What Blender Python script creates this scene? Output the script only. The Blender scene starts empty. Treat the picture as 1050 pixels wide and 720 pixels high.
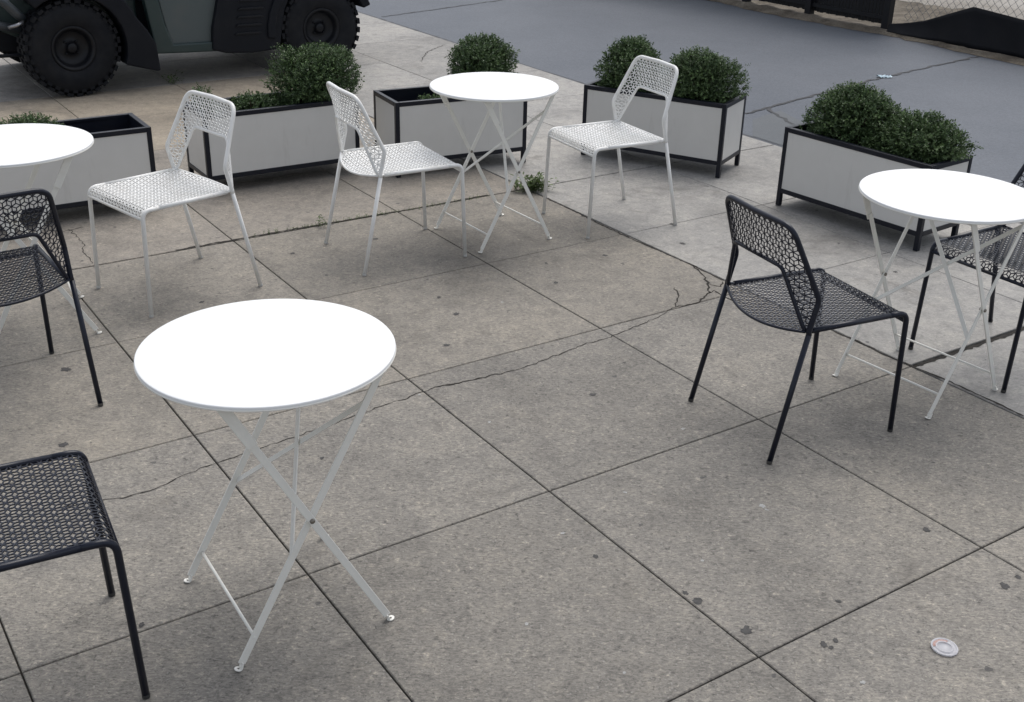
import bpy, bmesh, math, random
from mathutils import Vector, Matrix
from mathutils.bvhtree import BVHTree
random.seed(7)
PI = math.pi
R = math.radians
sc = bpy.context.scene
col = sc.collection

# ------------------------------------------------------------------ camera
CW, CH = 1050, 720
F, HC, PITCH, ROLL = 1174.27, 1.9017, R(25.190), R(1.4065)
fwd = Vector((0, math.cos(PITCH), -math.sin(PITCH)))
r0 = Vector((1, 0, 0)); u0 = r0.cross(fwd)
cr = math.cos(ROLL) * r0 + math.sin(ROLL) * u0
cu = -math.sin(ROLL) * r0 + math.cos(ROLL) * u0
cam = bpy.data.objects.new('camera', bpy.data.cameras.new('camera'))
col.objects.link(cam)
m = Matrix((cr, cu, -fwd)).transposed().to_4x4(); m.translation = (0, 0, HC)
cam.matrix_world = m
cam.data.sensor_width = 36; cam.data.lens = 36 * F / CW
cam.data.clip_start = 0.05; cam.data.clip_end = 2000
sc.camera = cam


def at(x, y, z=0.0):
    """ground point seen at a spot of the photograph (used once, to survey the place)"""
    d = fwd + cr * ((x - CW / 2) / F) - cu * ((y - CH / 2) / F)
    t = (z - HC) / d.z
    return Vector((0, 0, HC)) + d * t


GA = R(34.188)
cg, sg = math.cos(GA), math.sin(GA)


def gp(a, b, z=0.0):
    return Vector((a * cg - b * sg, a * sg + b * cg, z))


def ab(v):
    return v.x * cg + v.y * sg, -v.x * sg + v.y * cg


# ------------------------------------------------------------------ helpers
def obj(name, bm, mats, parent=None, smooth=False, bevel=0, seg=2):
    me = bpy.data.meshes.new(name)
    bm.normal_update()
    bm.to_mesh(me); bm.free()
    o = bpy.data.objects.new(name, me); col.objects.link(o)
    for mt in (mats if isinstance(mats, (list, tuple)) else [mats]):
        me.materials.append(mt)
    if smooth:
        for p in me.polygons: p.use_smooth = True
    if bevel:
        md = o.modifiers.new('bevel', 'BEVEL'); md.width = bevel; md.segments = seg; md.limit_method = 'ANGLE'
        md.angle_limit = R(40)
    if parent: o.parent = parent
    return o


def tag(o, label=None, cat=None, group=None, kind=None):
    if label: o['label'] = label
    if cat: o['category'] = cat
    if group: o['group'] = group
    if kind: o['kind'] = kind
    return o


def empty(name, loc, rz=0.0):
    o = bpy.data.objects.new(name, None); col.objects.link(o)
    o.location = loc; o.rotation_euler = (0, 0, rz); o.empty_display_size = .1
    return o


def copy_tree(o, parent=None):
    c = o.copy(); col.objects.link(c)
    if parent: c.parent = parent
    for ch in list(o.children):
        copy_tree(ch, c)
    return c


def fillet(pts, rad, n=6):
    """round the inner corners of a polyline; rad may be one number or a list (per corner)"""
    pts = [Vector(p) for p in pts]
    out = [pts[0]]
    for i in range(1, len(pts) - 1):
        a, b, c = pts[i - 1], pts[i], pts[i + 1]
        rr = rad[i - 1] if isinstance(rad, (list, tuple)) else rad
        d1, d2 = (a - b), (c - b)
        l1, l2 = d1.length, d2.length
        ang = d1.angle(d2)
        if rr <= 0 or ang > PI - .02:
            out.append(b); continue
        t = min(rr / math.tan(ang / 2), l1 * .49, l2 * .49)
        p0, p2 = b + d1.normalized() * t, b + d2.normalized() * t
        for k in range(n + 1):
            s = k / n
            out.append((1 - s) ** 2 * p0 + 2 * s * (1 - s) * b + s * s * p2)
    out.append(pts[-1])
    return out


def tube(bm, pts, r, n=10, closed=False, cap=True):
    pts = [Vector(p) for p in pts]
    N = len(pts)
    rings = []
    up = None
    for i, p in enumerate(pts):
        if closed:
            t = (pts[(i + 1) % N] - pts[i - 1]).normalized()
        else:
            t = (pts[min(i + 1, N - 1)] - pts[max(i - 1, 0)]).normalized()
        if up is None:
            up = t.orthogonal().normalized()
        up = (up - t * up.dot(t)).normalized()
        sd = t.cross(up)
        rr = r[i] if isinstance(r, (list, tuple)) else r
        rings.append([bm.verts.new(p + (up * math.cos(2 * PI * k / n) + sd * math.sin(2 * PI * k / n)) * rr) for k in range(n)])
    M = N if closed else N - 1
    for i in range(M):
        a, b = rings[i], rings[(i + 1) % N]
        for k in range(n):
            bm.faces.new((a[k], a[(k + 1) % n], b[(k + 1) % n], b[k])).smooth = True
    if cap and not closed:
        bm.faces.new(rings[0][::-1]); bm.faces.new(rings[-1])
    return bm


def box(bm, x0, x1, y0, y1, z0, z1, mi=0, M=None):
    vs = [Vector((x, y, z)) for z in (z0, z1) for y in (y0, y1) for x in (x0, x1)]
    if M: vs = [M @ v for v in vs]
    v = [bm.verts.new(p) for p in vs]
    for f in ((0, 2, 3, 1), (4, 5, 7, 6), (0, 1, 5, 4), (2, 6, 7, 3), (0, 4, 6, 2), (1, 3, 7, 5)):
        bm.faces.new([v[i] for i in f]).material_index = mi
    return bm


def bar(bm, p, q, wdir, w, t):
    """flat bar from p to q; wdir = direction of its wide side"""
    p, q = Vector(p), Vector(q)
    d = (q - p).normalized()
    wv = Vector(wdir); wv = (wv - d * wv.dot(d)).normalized() * (w / 2)
    tv = d.cross(wv).normalized() * (t / 2)
    vs = []
    for c in (p, q):
        vs += [bm.verts.new(c + wv * i + tv * j) for i, j in ((-1, -1), (1, -1), (1, 1), (-1, 1))]
    for f in ((3, 2, 1, 0), (4, 5, 6, 7), (0, 1, 5, 4), (1, 2, 6, 5), (2, 3, 7, 6), (3, 0, 4, 7)):
        bm.faces.new([vs[i] for i in f])
    return bm


def prism(bm, poly, y0, y1, M=None, mi=0):
    """extrude an x,z polygon along y"""
    A = [Vector((x, y0, z)) for x, z in poly]; B = [Vector((x, y1, z)) for x, z in poly]
    if M: A = [M @ v for v in A]; B = [M @ v for v in B]
    A = [bm.verts.new(v) for v in A]; B = [bm.verts.new(v) for v in B]
    n = len(poly)
    fs = [bm.faces.new(A), bm.faces.new(B[::-1])]
    for i in range(n):
        fs.append(bm.faces.new((A[i], B[i], B[(i + 1) % n], A[(i + 1) % n])))
    for f in fs: f.material_index = mi
    bmesh.ops.recalc_face_normals(bm, faces=fs)
    return bm


def lathe(bm, prof, n=48, M=None, axis='z', smooth=True):
    rings = []
    for r_, z in prof:
        ring = []
        if r_ < 1e-6:
            v = Vector((0, 0, z)); v = v if axis == 'z' else Vector((0, z, 0))
            ring = [bm.verts.new(M @ v if M else v)]
        else:
            for k in range(n):
                a = 2 * PI * k / n
                v = Vector((r_ * math.cos(a), r_ * math.sin(a), z)) if axis == 'z' else Vector((r_ * math.cos(a), z, r_ * math.sin(a)))
                ring.append(bm.verts.new(M @ v if M else v))
        rings.append(ring)
    fs = []
    for a, b in zip(rings, rings[1:]):
        for k in range(n):
            k2 = (k + 1) % n
            if len(a) == 1 and len(b) == 1: continue
            if len(a) == 1: f = bm.faces.new((a[0], b[k2], b[k]))
            elif len(b) == 1: f = bm.faces.new((a[k], a[k2], b[0]))
            else: f = bm.faces.new((a[k], a[k2], b[k2], b[k]))
            f.smooth = smooth; fs.append(f)
    bmesh.ops.recalc_face_normals(bm, faces=fs)
    return bm


# ------------------------------------------------------------------ materials
def mat(name):
    mt = bpy.data.materials.new(name); mt.use_nodes = True
    nt = mt.node_tree; b = nt.nodes['Principled BSDF']
    return mt, nt, b


def N(nt, t, **kw):
    n = nt.nodes.new(t)
    for k, v in kw.items():
        if k in n.inputs.keys(): n.inputs[k].default_value = v
        else: setattr(n, k, v)
    return n


def ramp(nt, src, stops):
    r_ = nt.nodes.new('ShaderNodeValToRGB')
    e = r_.color_ramp.elements
    while len(e) < len(stops): e.new(.5)
    for i, (p, c) in enumerate(stops):
        e[i].position = p; e[i].color = (*c, 1) if len(c) == 3 else c
    nt.links.new(src, r_.inputs[0])
    return r_


def mix(nt, a, b, fac, mode='MIX'):
    n = nt.nodes.new('ShaderNodeMix'); n.data_type = 'RGBA'; n.blend_type = mode
    for s, v in ((n.inputs[0], fac), (n.inputs[6], a), (n.inputs[7], b)):
        if hasattr(v, 'links'): nt.links.new(v, s)
        else: s.default_value = v if not isinstance(v, tuple) or len(v) == 4 else (*v, 1)
    return n.outputs[2]


def bump(nt, b, src, strength, dist=.002):
    bp = N(nt, 'ShaderNodeBump', Strength=strength, Distance=dist)
    nt.links.new(src, bp.inputs['Height']); nt.links.new(bp.outputs[0], b.inputs['Normal'])


def coords(nt):
    return nt.nodes.new('ShaderNodeTexCoord').outputs['Object']


def noise(nt, co, scale, detail=4, rough=.6, dist=0):
    n = N(nt, 'ShaderNodeTexNoise', Scale=scale, Detail=detail, Roughness=rough, Distortion=dist)
    nt.links.new(co, n.inputs['Vector'])
    return n.outputs['Fac']


def paint(name, colr, rough=.4, wear=.06, metal=0, spec=.5, dirt=(.25, .22, .19), dirt_amt=.25, dscale=9):
    mt, nt, b = mat(name)
    co = coords(nt)
    n1 = noise(nt, co, dscale, 6, .65)
    r1 = ramp(nt, n1, [(.45, (0, 0, 0)), (.75, (1, 1, 1))])
    mx = N(nt, 'ShaderNodeMath', operation='MULTIPLY'); nt.links.new(r1.outputs[0], mx.inputs[0]); mx.inputs[1].default_value = dirt_amt
    c = mix(nt, colr, tuple(x * y for x, y in zip(colr, dirt)) if False else dirt, mx.outputs[0])
    nt.links.new(c, b.inputs['Base Color'])
    n2 = noise(nt, co, 60, 3)
    rr = N(nt, 'ShaderNodeMapRange'); nt.links.new(n2, rr.inputs[0]); rr.inputs[3].default_value = rough - .08; rr.inputs[4].default_value = rough + .12
    nt.links.new(rr.outputs[0], b.inputs['Roughness'])
    b.inputs['Metallic'].default_value = metal
    b.inputs['Specular IOR Level'].default_value = spec
    bump(nt, b, n2, wear, .0008)
    return mt


M = {}
M['table_white'] = paint('table_white', (.80, .81, .81), .5, .03, dirt=(.6, .6, .58), dirt_amt=.12, dscale=3)
M['leg_white'] = paint('leg_white', (.80, .79, .74), .40, .05, dirt=(.50, .44, .36), dirt_amt=.14, dscale=14)
M['chair_white'] = paint('chair_white', (.80, .80, .78), .32, .05, dirt=(.42, .37, .31), dirt_amt=.25, dscale=14)
M['chair_black'] = paint('chair_black', (.0046, .0072, .0175), .30, .05, spec=.36, dirt=(.022, .024, .03), dirt_amt=.3, dscale=14)
M['foot'] = paint('foot_plastic', (.55, .55, .53), .5, .05, dirt_amt=.3, dscale=60)
M['foot_dark'] = paint('foot_dark', (.03, .03, .03), .6)
M['bolt'] = paint('bolt', (.25, .23, .2), .45, .05, metal=.8, dirt=(.12, .08, .05), dirt_amt=.5, dscale=90)
M['planter_frame'] = paint('planter_frame', (.0055, .0075, .0150), .36, .06, spec=.32, dirt=(.03, .03, .032), dirt_amt=.25, dscale=7)
M['black_plastic'] = paint('black_plastic', (.006, .0075, .0115), .5, .12, spec=.2, dirt=(.018, .018, .021), dirt_amt=.4, dscale=6)
M['body_green'] = paint('body_green', (.020, .038, .038), .4, .05, dirt=(.05, .055, .052), dirt_amt=.4, dscale=5)
M['door_grey'] = paint('door_grey', (.070, .088, .090), .5, .06, dirt=(.10, .105, .10), dirt_amt=.5, dscale=4)
M['rim_dark'] = paint('rim_dark', (.006, .007, .010), .42, .06, metal=.1, spec=.3, dirt=(.018, .018, .018), dirt_amt=.4, dscale=12)
M['steel'] = paint('steel', (.35, .36, .38), .35, .08, metal=.9, dirt=(.15, .11, .08), dirt_amt=.3, dscale=20)
M['rim_grey'] = paint('grey_tube', (.05, .06, .07), .4, .08, metal=.2, dirt=(.09, .08, .07), dirt_amt=.3, dscale=20)
M['lamp_lens'] = paint('lamp_lens', (.6, .62, .65), .15, .02)
M['seat_vinyl'] = paint('seat_vinyl', (.02, .02, .022), .5, .15)
M['fence_black'] = paint('fence_black', (.005, .0055, .008), .5, .08, spec=.3, dirt=(.022, .02, .02), dirt_amt=.3, dscale=5)
M['galv'] = paint('galvanised', (.22, .23, .24), .45, .06, metal=.6, dirt=(.16, .13, .10), dirt_amt=.35, dscale=8)
M['tarp'] = paint('tarp', (.004, .0045, .007), .6, .2, spec=.2, dirt=(.014, .013, .014), dirt_amt=.35, dscale=3)
M['litter'] = paint('litter', (.55, .68, .75), .35, .1, dirt_amt=.1)
M['branch'] = paint('branch', (.09, .06, .04), .8, .3, dirt=(.04, .03, .02), dirt_amt=.5, dscale=40)


def tyre_mat():
    mt, nt, b = mat('tyre_rubber'); co = coords(nt)
    n1 = noise(nt, co, 11, 6)
    c = ramp(nt, n1, [(.35, (.005, .006, .009)), (.7, (.013, .0135, .0155))])
    nt.links.new(c.outputs[0], b.inputs['Base Color']); b.inputs['Roughness'].default_value = .75; b.inputs['Specular IOR Level'].default_value = .25
    bump(nt, b, noise(nt, co, 120, 3), .25, .001)
    return mt


M['tyre'] = tyre_mat()


def panel_mat():
    mt, nt, b = mat('planter_panel'); co = coords(nt)
    n1 = noise(nt, co, 3.2, 7, .7)
    c1 = ramp(nt, n1, [(.3, (.61, .60, .575)), (.65, (.65, .64, .615))])
    mp = N(nt, 'ShaderNodeMapping'); mp.inputs['Scale'].default_value = (9, 9, 1.2); nt.links.new(co, mp.inputs[0])
    st = ramp(nt, noise(nt, mp.outputs[0], 2.2, 5, .7), [(.58, (0, 0, 0)), (.85, (.3, .3, .3))])
    c2 = mix(nt, c1.outputs[0], (.36, .34, .31), st.outputs[0])
    # a few scuffs
    mp2 = N(nt, 'ShaderNodeMapping'); mp2.inputs['Scale'].default_value = (5, 5, 14); mp2.inputs['Rotation'].default_value = (.3, .5, 0); nt.links.new(co, mp2.inputs[0])
    sc_ = ramp(nt, noise(nt, mp2.outputs[0], 2.3, 3, .5), [(.735, (0, 0, 0)), (.76, (.7, .7, .7))])
    c3 = mix(nt, c2, (.22, .21, .20), sc_.outputs[0])
    nt.links.new(c3, b.inputs['Base Color']); b.inputs['Roughness'].default_value = .42
    bump(nt, b, noise(nt, co, 40, 3), .04, .001)
    return mt


M['panel'] = panel_mat()


def soil_mat():
    mt, nt, b = mat('soil'); co = coords(nt)
    c = ramp(nt, noise(nt, co, 30, 8, .7), [(.3, (.012, .010, .009)), (.7, (.05, .04, .032))])
    nt.links.new(c.outputs[0], b.inputs['Base Color']); b.inputs['Roughness'].default_value = .95
    bump(nt, b, noise(nt, co, 45, 6), 1, .02)
    return mt


M['soil'] = soil_mat()


def concrete_mat():
    mt, nt, b = mat('sidewalk_concrete'); co = coords(nt)
    at_ = N(nt, 'ShaderNodeAttribute', attribute_name='tint')
    # slow blotches, mottling, aggregate
    big = ramp(nt, noise(nt, co, 1.1, 5, .62, .4), [(.28, (.70, .70, .70)), (.50, (1, 1, 1)), (.74, (1.20, 1.18, 1.14))])
    c = mix(nt, at_.outputs['Color'], big.outputs[0], 1.0, 'MULTIPLY')
    med = ramp(nt, noise(nt, co, 13, 7, .78, .5), [(.28, (.66, .66, .67)), (.5, (1, 1, 1)), (.72, (1.28, 1.26, 1.21))])
    c = mix(nt, c, med.outputs[0], .9, 'MULTIPLY')
    mps = N(nt, 'ShaderNodeMapping'); mps.inputs['Scale'].default_value = (60, 150, 60); mps.inputs['Rotation'].default_value = (0, 0, .35); nt.links.new(co, mps.inputs[0])
    fine = ramp(nt, noise(nt, mps.outputs[0], 1.0, 7, .85, .6), [(.32, (.36, .36, .36)), (.5, (1, 1, 1)), (.68, (1.75, 1.72, 1.66))])
    ag = N(nt, 'ShaderNodeAttribute', attribute_name='aggregate')
    chips = ramp(nt, noise(nt, co, 62, 3, .6, .8), [(.30, (.55, .55, .56)), (.42, (1, 1, 1)), (.60, (1, 1, 1)), (.70, (1.55, 1.52, 1.46))])
    c = mix(nt, c, chips.outputs[0], ag.outputs['Fac'], 'MULTIPLY')
    c = mix(nt, c, fine.outputs[0], ag.outputs['Fac'], 'MULTIPLY')
    # exposed stones: pale flecks and dark pits
    v = N(nt, 'ShaderNodeTexVoronoi', Scale=150.0, Randomness=1.0); nt.links.new(co, v.inputs['Vector'])
    vr = N(nt, 'ShaderNodeSeparateColor'); nt.links.new(v.outputs['Color'], vr.inputs[0])
    d = ramp(nt, v.outputs['Distance'], [(.10, (1, 1, 1)), (.55, (0, 0, 0))])
    pale = ramp(nt, vr.outputs[0], [(.86, (0, 0, 0)), (.93, (1, 1, 1))])
    dark = ramp(nt, vr.outputs[1], [(.84, (0, 0, 0)), (.92, (1, 1, 1))])
    pf = N(nt, 'ShaderNodeMath', operation='MULTIPLY'); nt.links.new(d.outputs[0], pf.inputs[0]); nt.links.new(pale.outputs[0], pf.inputs[1])
    pf2 = N(nt, 'ShaderNodeMath', operation='MULTIPLY'); nt.links.new(pf.outputs[0], pf2.inputs[0]); nt.links.new(ag.outputs['Fac'], pf2.inputs[1])
    df = N(nt, 'ShaderNodeMath', operation='MULTIPLY'); nt.links.new(d.outputs[0], df.inputs[0]); nt.links.new(dark.outputs[0], df.inputs[1])
    df2 = N(nt, 'ShaderNodeMath', operation='MULTIPLY'); nt.links.new(df.outputs[0], df2.inputs[0]); nt.links.new(ag.outputs['Fac'], df2.inputs[1])
    pf3 = N(nt, 'ShaderNodeMath', operation='MULTIPLY'); nt.links.new(pf2.outputs[0], pf3.inputs[0]); pf3.inputs[1].default_value = .55
    df3 = N(nt, 'ShaderNodeMath', operation='MULTIPLY'); nt.links.new(df2.outputs[0], df3.inputs[0]); df3.inputs[1].default_value = .6
    c = mix(nt, c, (.34, .325, .30), pf3.outputs[0])
    c = mix(nt, c, (.065, .060, .055), df3.outputs[0])
    # old stains
    st = ramp(nt, noise(nt, co, 2.3, 7, .7, 1.2), [(.56, (0, 0, 0)), (.74, (.60, .60, .60))])
    c = mix(nt, c, (.075, .068, .060), st.outputs[0])
    sp = ramp(nt, noise(nt, co, 17, 2, .5), [(.735, (0, 0, 0)), (.755, (.7, .7, .7))])
    c = mix(nt, c, (.045, .045, .047), sp.outputs[0])
    nt.links.new(c, b.inputs['Base Color'])
    b.inputs['Roughness'].default_value = .72
    b.inputs['Specular IOR Level'].default_value = .35
    h = mix(nt, noise(nt, co, 85, 6, .8), pf.outputs[0], .3)
    bump(nt, b, h, .35, .003)
    return mt


M['concrete'] = concrete_mat()


def simple_ground(name, lo, hi, scale, rough=.85, bs=.5, fine=120, spec=.4, midlo=.8, midhi=1.2):
    mt, nt, b = mat(name); co = coords(nt)
    c = ramp(nt, noise(nt, co, scale, 7, .65, .3), [(.3, lo), (.7, hi)])
    f = ramp(nt, noise(nt, co, fine, 4, .75), [(.3, (midlo,) * 3), (.7, (midhi,) * 3)])
    c2 = mix(nt, c.outputs[0], f.outputs[0], 1.0, 'MULTIPLY')
    nt.links.new(c2, b.inputs['Base Color']); b.inputs['Roughness'].default_value = rough
    b.inputs['Specular IOR Level'].default_value = spec
    bump(nt, b, noise(nt, co, fine, 4, .75), bs, .004)
    return mt


M['asphalt'] = simple_ground('asphalt', (.072, .084, .104), (.098, .110, .130), .9, .66, .5, 70, .45, .72, 1.32)
M['asphalt_patch'] = simple_ground('asphalt_patch', (.06, .07, .08), (.085, .095, .105), 1.5, .65, .3, 140, .5)
M['tar'] = simple_ground('tar_seam', (.018, .02, .024), (.035, .037, .042), 8, .6, .3)
M['joint'] = simple_ground('joint_dirt', (.012, .011, .010), (.040, .034, .028), 12, .95, .6)
M['gum'] = simple_ground('trodden_gum', (.040, .039, .039), (.080, .077, .074), 60, .8, .1)
M['pale_mark'] = simple_ground('pale_mark', (.28, .28, .27), (.36, .36, .35), 40, .8, .3)
M['dirt'] = simple_ground('dirt', (.060, .050, .040), (.20, .175, .14), 3.5, .95, 1, 50, .2, .6, 1.35)
M['lot'] = simple_ground('lot_gravel', (.13, .11, .085), (.42, .40, .37), .45, .95, .8, 40, .2, .7, 1.2)
M['earth'] = simple_ground('earth', (.16, .15, .13), (.26, .25, .22), .2, .95, .5, 10, .2)


def leaf_mat(name, lo, hi):
    mt, nt, b = mat(name)
    at_ = N(nt, 'ShaderNodeAttribute', attribute_name='leaf')
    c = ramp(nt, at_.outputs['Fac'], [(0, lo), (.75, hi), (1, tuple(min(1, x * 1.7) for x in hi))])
    nt.links.new(c.outputs[0], b.inputs['Base Color'])
    b.inputs['Roughness'].default_value = .42
    b.inputs['Specular IOR Level'].default_value = .4
    tr = N(nt, 'ShaderNodeBsdfTranslucent'); nt.links.new(c.outputs[0], tr.inputs[0])
    mx = N(nt, 'ShaderNodeMixShader'); mx.inputs[0].default_value = .18
    nt.links.new(b.outputs[0], mx.inputs[1]); nt.links.new(tr.outputs[0], mx.inputs[2])
    nt.links.new(mx.outputs[0], nt.nodes['Material Output'].inputs[0])
    return mt


M['leaf'] = leaf_mat('boxwood_leaf', (.026, .055, .020), (.088, .138, .052))
M['weed'] = leaf_mat('weed_leaf', (.05, .075, .025), (.12, .17, .06))


def lid_mat():
    mt, nt, b = mat('clear_plastic')
    b.inputs['Base Color'].default_value = (.80, .80, .84, 1); b.inputs['Roughness'].default_value = .2
    b.inputs['Transmission Weight'].default_value = .5; b.inputs['IOR'].default_value = 1.3
    return mt


M['lid'] = lid_mat()
M['lid_stain'] = paint('drink_residue', (.30, .15, .12), .4, .05, dirt=(.5, .42, .40), dirt_amt=.9, dscale=60)

# ------------------------------------------------------------------ ground
A_LINES = [-6.6, -5.75, -4.9, -4.05, -3.2, -2.35, -1.5, -.6, .249, .997, 1.808, 2.704, 3.522, 4.475, 5.452]
B_LINES = [-5.4, -4.5, -3.6, -2.7, -1.8, -.95, -.15, .68, 1.527, 2.437, 3.342, 4.203, 5.078, 5.96, 6.84, 7.72, 8.56, 9.40, 10.3, 11.2, 12.1, 13, 13.9, 14.8, 15.7, 16.6, 17.5, 18.4, 19.3, 20.2]
rs = random.Random(3)


def build_sidewalk():
    bm = bmesh.new()
    ct = bm.loops.layers.float_color.new('tint'); ca = bm.loops.layers.float_color.new('aggregate')
    for i in range(len(A_LINES) - 1):
        for j in range(len(B_LINES) - 1):
            a0, a1, b0, b1 = A_LINES[i], A_LINES[i + 1], B_LINES[j], B_LINES[j + 1]
            ga = .0024 if a0 != 3.522 else .006
            gA = .0024 if a1 != 3.522 else .006
            gb = .0022; gB = .0022
            if abs(b0 - 5.078) < .01: gb = .006
            if abs(b1 - 5.078) < .01: gB = .006
            if a0 >= 3.5:
                if abs(b0 - 2.437) < .01: gb = .012
                if abs(b1 - 2.437) < .01: gB = .012
            k = rs.uniform(.91, 1.08)
            if a0 >= 3.5:                      # newer smooth pale slabs by the street
                t = (.288 * k, .280 * k, .266 * k); ag = .5
            elif b0 > 8.5:
                t = (0.311 * k, 0.293 * k, 0.271 * k); ag = .4
            elif b0 > 6.8:                     # tan slabs behind the planters
                t = (0.305 * k, 0.264 * k, 0.210 * k); ag = .5
            elif b0 >= 5.05:
                t = (0.243 * k, 0.221 * k, 0.193 * k); ag = .7
            elif b0 >= 3.3:
                t = (0.217 * k, 0.200 * k, 0.174 * k); ag = .85
            else:
                t = (0.194 * k, 0.182 * k, 0.163 * k); ag = 1
            dz = rs.uniform(-.0006, .0003)
            # top with eased edge, plus sides
            A0, A1, B0, B1 = a0 + ga, a1 - gA, b0 + gb, b1 - gB
            e = .0025
            lo = [bm.verts.new(gp(a, b, -.03)) for a, b in ((A0, B0), (A1, B0), (A1, B1), (A0, B1))]
            mi = [bm.verts.new(gp(a, b, dz - e)) for a, b in ((A0, B0), (A1, B0), (A1, B1), (A0, B1))]
            hi = [bm.verts.new(gp(a, b, dz)) for a, b in ((A0 + e, B0 + e), (A1 - e, B0 + e), (A1 - e, B1 - e), (A0 + e, B1 - e))]
            fs = [bm.faces.new(hi)]
            for k2 in range(4):
                n2 = (k2 + 1) % 4
                fs += [bm.faces.new((lo[k2], lo[n2], mi[n2], mi[k2])), bm.faces.new((mi[k2], mi[n2], hi[n2], hi[k2]))]
            for f in fs:
                for l in f.loops:
                    l[ct] = (*t, 1); l[ca] = (ag, ag, ag, 1)
    # dirt filling the joints
    v = [bm.verts.new(gp(a, b, -.0075)) for a, b in ((-6.6, -5.4), (5.45, -5.4), (5.45, 20.2), (-6.6, 20.2))]
    bm.faces.new(v).material_index = 1

    # cracks: thin ragged strips
    def crack(px, w, jag=.012):
        pts = []
        P3 = [at(*q) for q in px]
        for p, q in zip(P3, P3[1:]):
            n = max(2, int((q - p).length / .018))
            d = (q - p).normalized(); s = Vector((-d.y, d.x, 0))
            for k in range(n):
                pts.append(p + (q - p) * (k / n) + s * rs.gauss(0, jag * .35))
        pts.append(P3[-1])
        prev = None
        for k, p in enumerate(pts):
            d = (pts[min(k + 1, len(pts) - 1)] - pts[max(k - 1, 0)]).normalized(); s = Vector((-d.y, d.x, 0))
            ww = w * rs.uniform(.35, 1.3) * (.3 if k in (0, len(pts) - 1) else 1)
            cur = [bm.verts.new((p + s * ww).to_tuple()[:2] + (.0011,)), bm.verts.new((p - s * ww).to_tuple()[:2] + (.0011,))]
            if prev:
                f = bm.faces.new((prev[0], prev[1], cur[1], cur[0])); f.material_index = 1
                if f.calc_area() and (f.normal_update() or f.normal.z < 0): f.normal_flip()
            prev = cur
    main = [(60, 521), (103, 513), (120, 512), (160, 501.7), (187, 488), (213, 478), (240, 469), (300, 449), (345, 433), (380, 420.7), (400, 412.7), (417, 408.7),
            (431.7, 401.7), (446.7, 396.7), (470, 393), (491.7, 388), (513, 383), (533, 378), (556.7, 370), (580, 360.7), (600, 353), (626.7, 346), (646.7, 336.7), (670, 328), (693, 315)]
    crack(main, .0019, .009)
    crack([(445, 397), (470, 393), (495, 387.5)], .0038, .005)
    crack([(693, 315), (716.7, 310), (725, 303), (726.7, 291.7), (723, 286.7), (718, 278), (710, 271.7)], .005)
    crack([(725, 303), (731.7, 298), (746.7, 306.7), (760, 309)], .0045)
    crack([(693, 315), (695, 301.7), (691.7, 295)], .003)
    crack([(726.7, 291.7), (738, 294), (741, 289)], .004)
    crack([(457, 46), (445, 50), (438, 53.6), (433, 59.5), (432, 64)], .0035, .02)
    crack([(70, 235), (76.8, 240), (84.6, 248), (85.6, 257.8), (95.3, 270.5)], .0022)
    crack([(60, 239), (72, 236), (85, 233)], .003)
    # ragged, wider stretches along the old joints
    crack([(855, 340), (880, 350), (907, 364), (936, 376), (975, 392), (1050, 427)], .0055, .005)
    crack([(940, 375), (985, 360), (1050, 338)], .010, .005)
    crack([(607, 226), (638, 241), (675, 257), (710, 272), (742, 288)], .005, .006)
    crack([(180, 256.7), (256.7, 243), (330, 230), (420, 215), (500, 200)], .0065, .007)
    crack([(560, 203), (590, 217), (607, 226)], .006, .006)

    def blot(x, y, r, mi, asp=.8):
        c = at(x, y); n = 17; ph = rs.uniform(0, 6)
        rr = [r * rs.uniform(.6, 1.15) for _ in range(n)]
        vs = []
        for k in range(n):
            a = 2 * PI * k / n
            p = Vector((math.cos(a) * rr[k], math.sin(a) * rr[k] * asp, 0)); p.rotate(Matrix.Rotation(ph, 3, 'Z'))
            vs.append(bm.verts.new((c.x + p.x, c.y + p.y, .0009)))
        bm.faces.new(vs).material_index = mi
    for x, y, r in [(607.6, 404.6, .014), (610.5, 570.7, .011), (702.7, 608, .011), (715, 615.7, .017), (765.7, 646.7, .019), (845, 661, .013), (856.7, 656.7, .010), (852, 664, .008),
                    (950, 543.3, .014), (1030, 600.7, .017), (1044, 591.7, .011), (860, 616.7, .009), (68, 379, .022), (65, 456, .020), (206.7, 310, .013), (458, 354, .014), (468, 322, .016),
                    (570, 290, .016), (145, 641, .011), (640, 372, .008), (700, 250, .02), (620, 262, .016), (918, 279, .014), (330, 470, .010), (560, 270, .012), (450, 305, .012), (385, 245, .014), (690, 230, .02), (300, 260, .015)]:
        blot(x, y, r, 2)
    for x, y, r in [(781.7, 519, .012), (786, 523, .007), (502, 433, .008), (577, 547, .008), (430, 405, .006), (700, 440, .008), (515, 310, .008), (641, 505, .007), (720, 575, .006), (885, 700, .008), (540, 640, .007), (640, 690, .006)]:
        blot(x, y, r, 3)
    o = obj('sidewalk', bm, [M['concrete'], M['joint'], M['gum'], M['pale_mark']])
    tag(o, kind='structure')


build_sidewalk()


def sheet(name, rect, z, mt, n=1):
    bm = bmesh.new()
    a0, a1, b0, b1 = rect
    v = [bm.verts.new(gp(a, b, z)) for a, b in ((a0, b0), (a1, b0), (a1, b1), (a0, b1))]
    bm.faces.new(v)
    return tag(obj(name, bm, mt), kind='structure')


bm = bmesh.new()
v = [bm.verts.new(p) for p in ((-900, -900, -.06), (900, -900, -.06), (900, 900, -.06), (-900, 900, -.06))]
bm.faces.new(v)
tag(obj('ground', bm, M['earth']), kind='structure')


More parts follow.
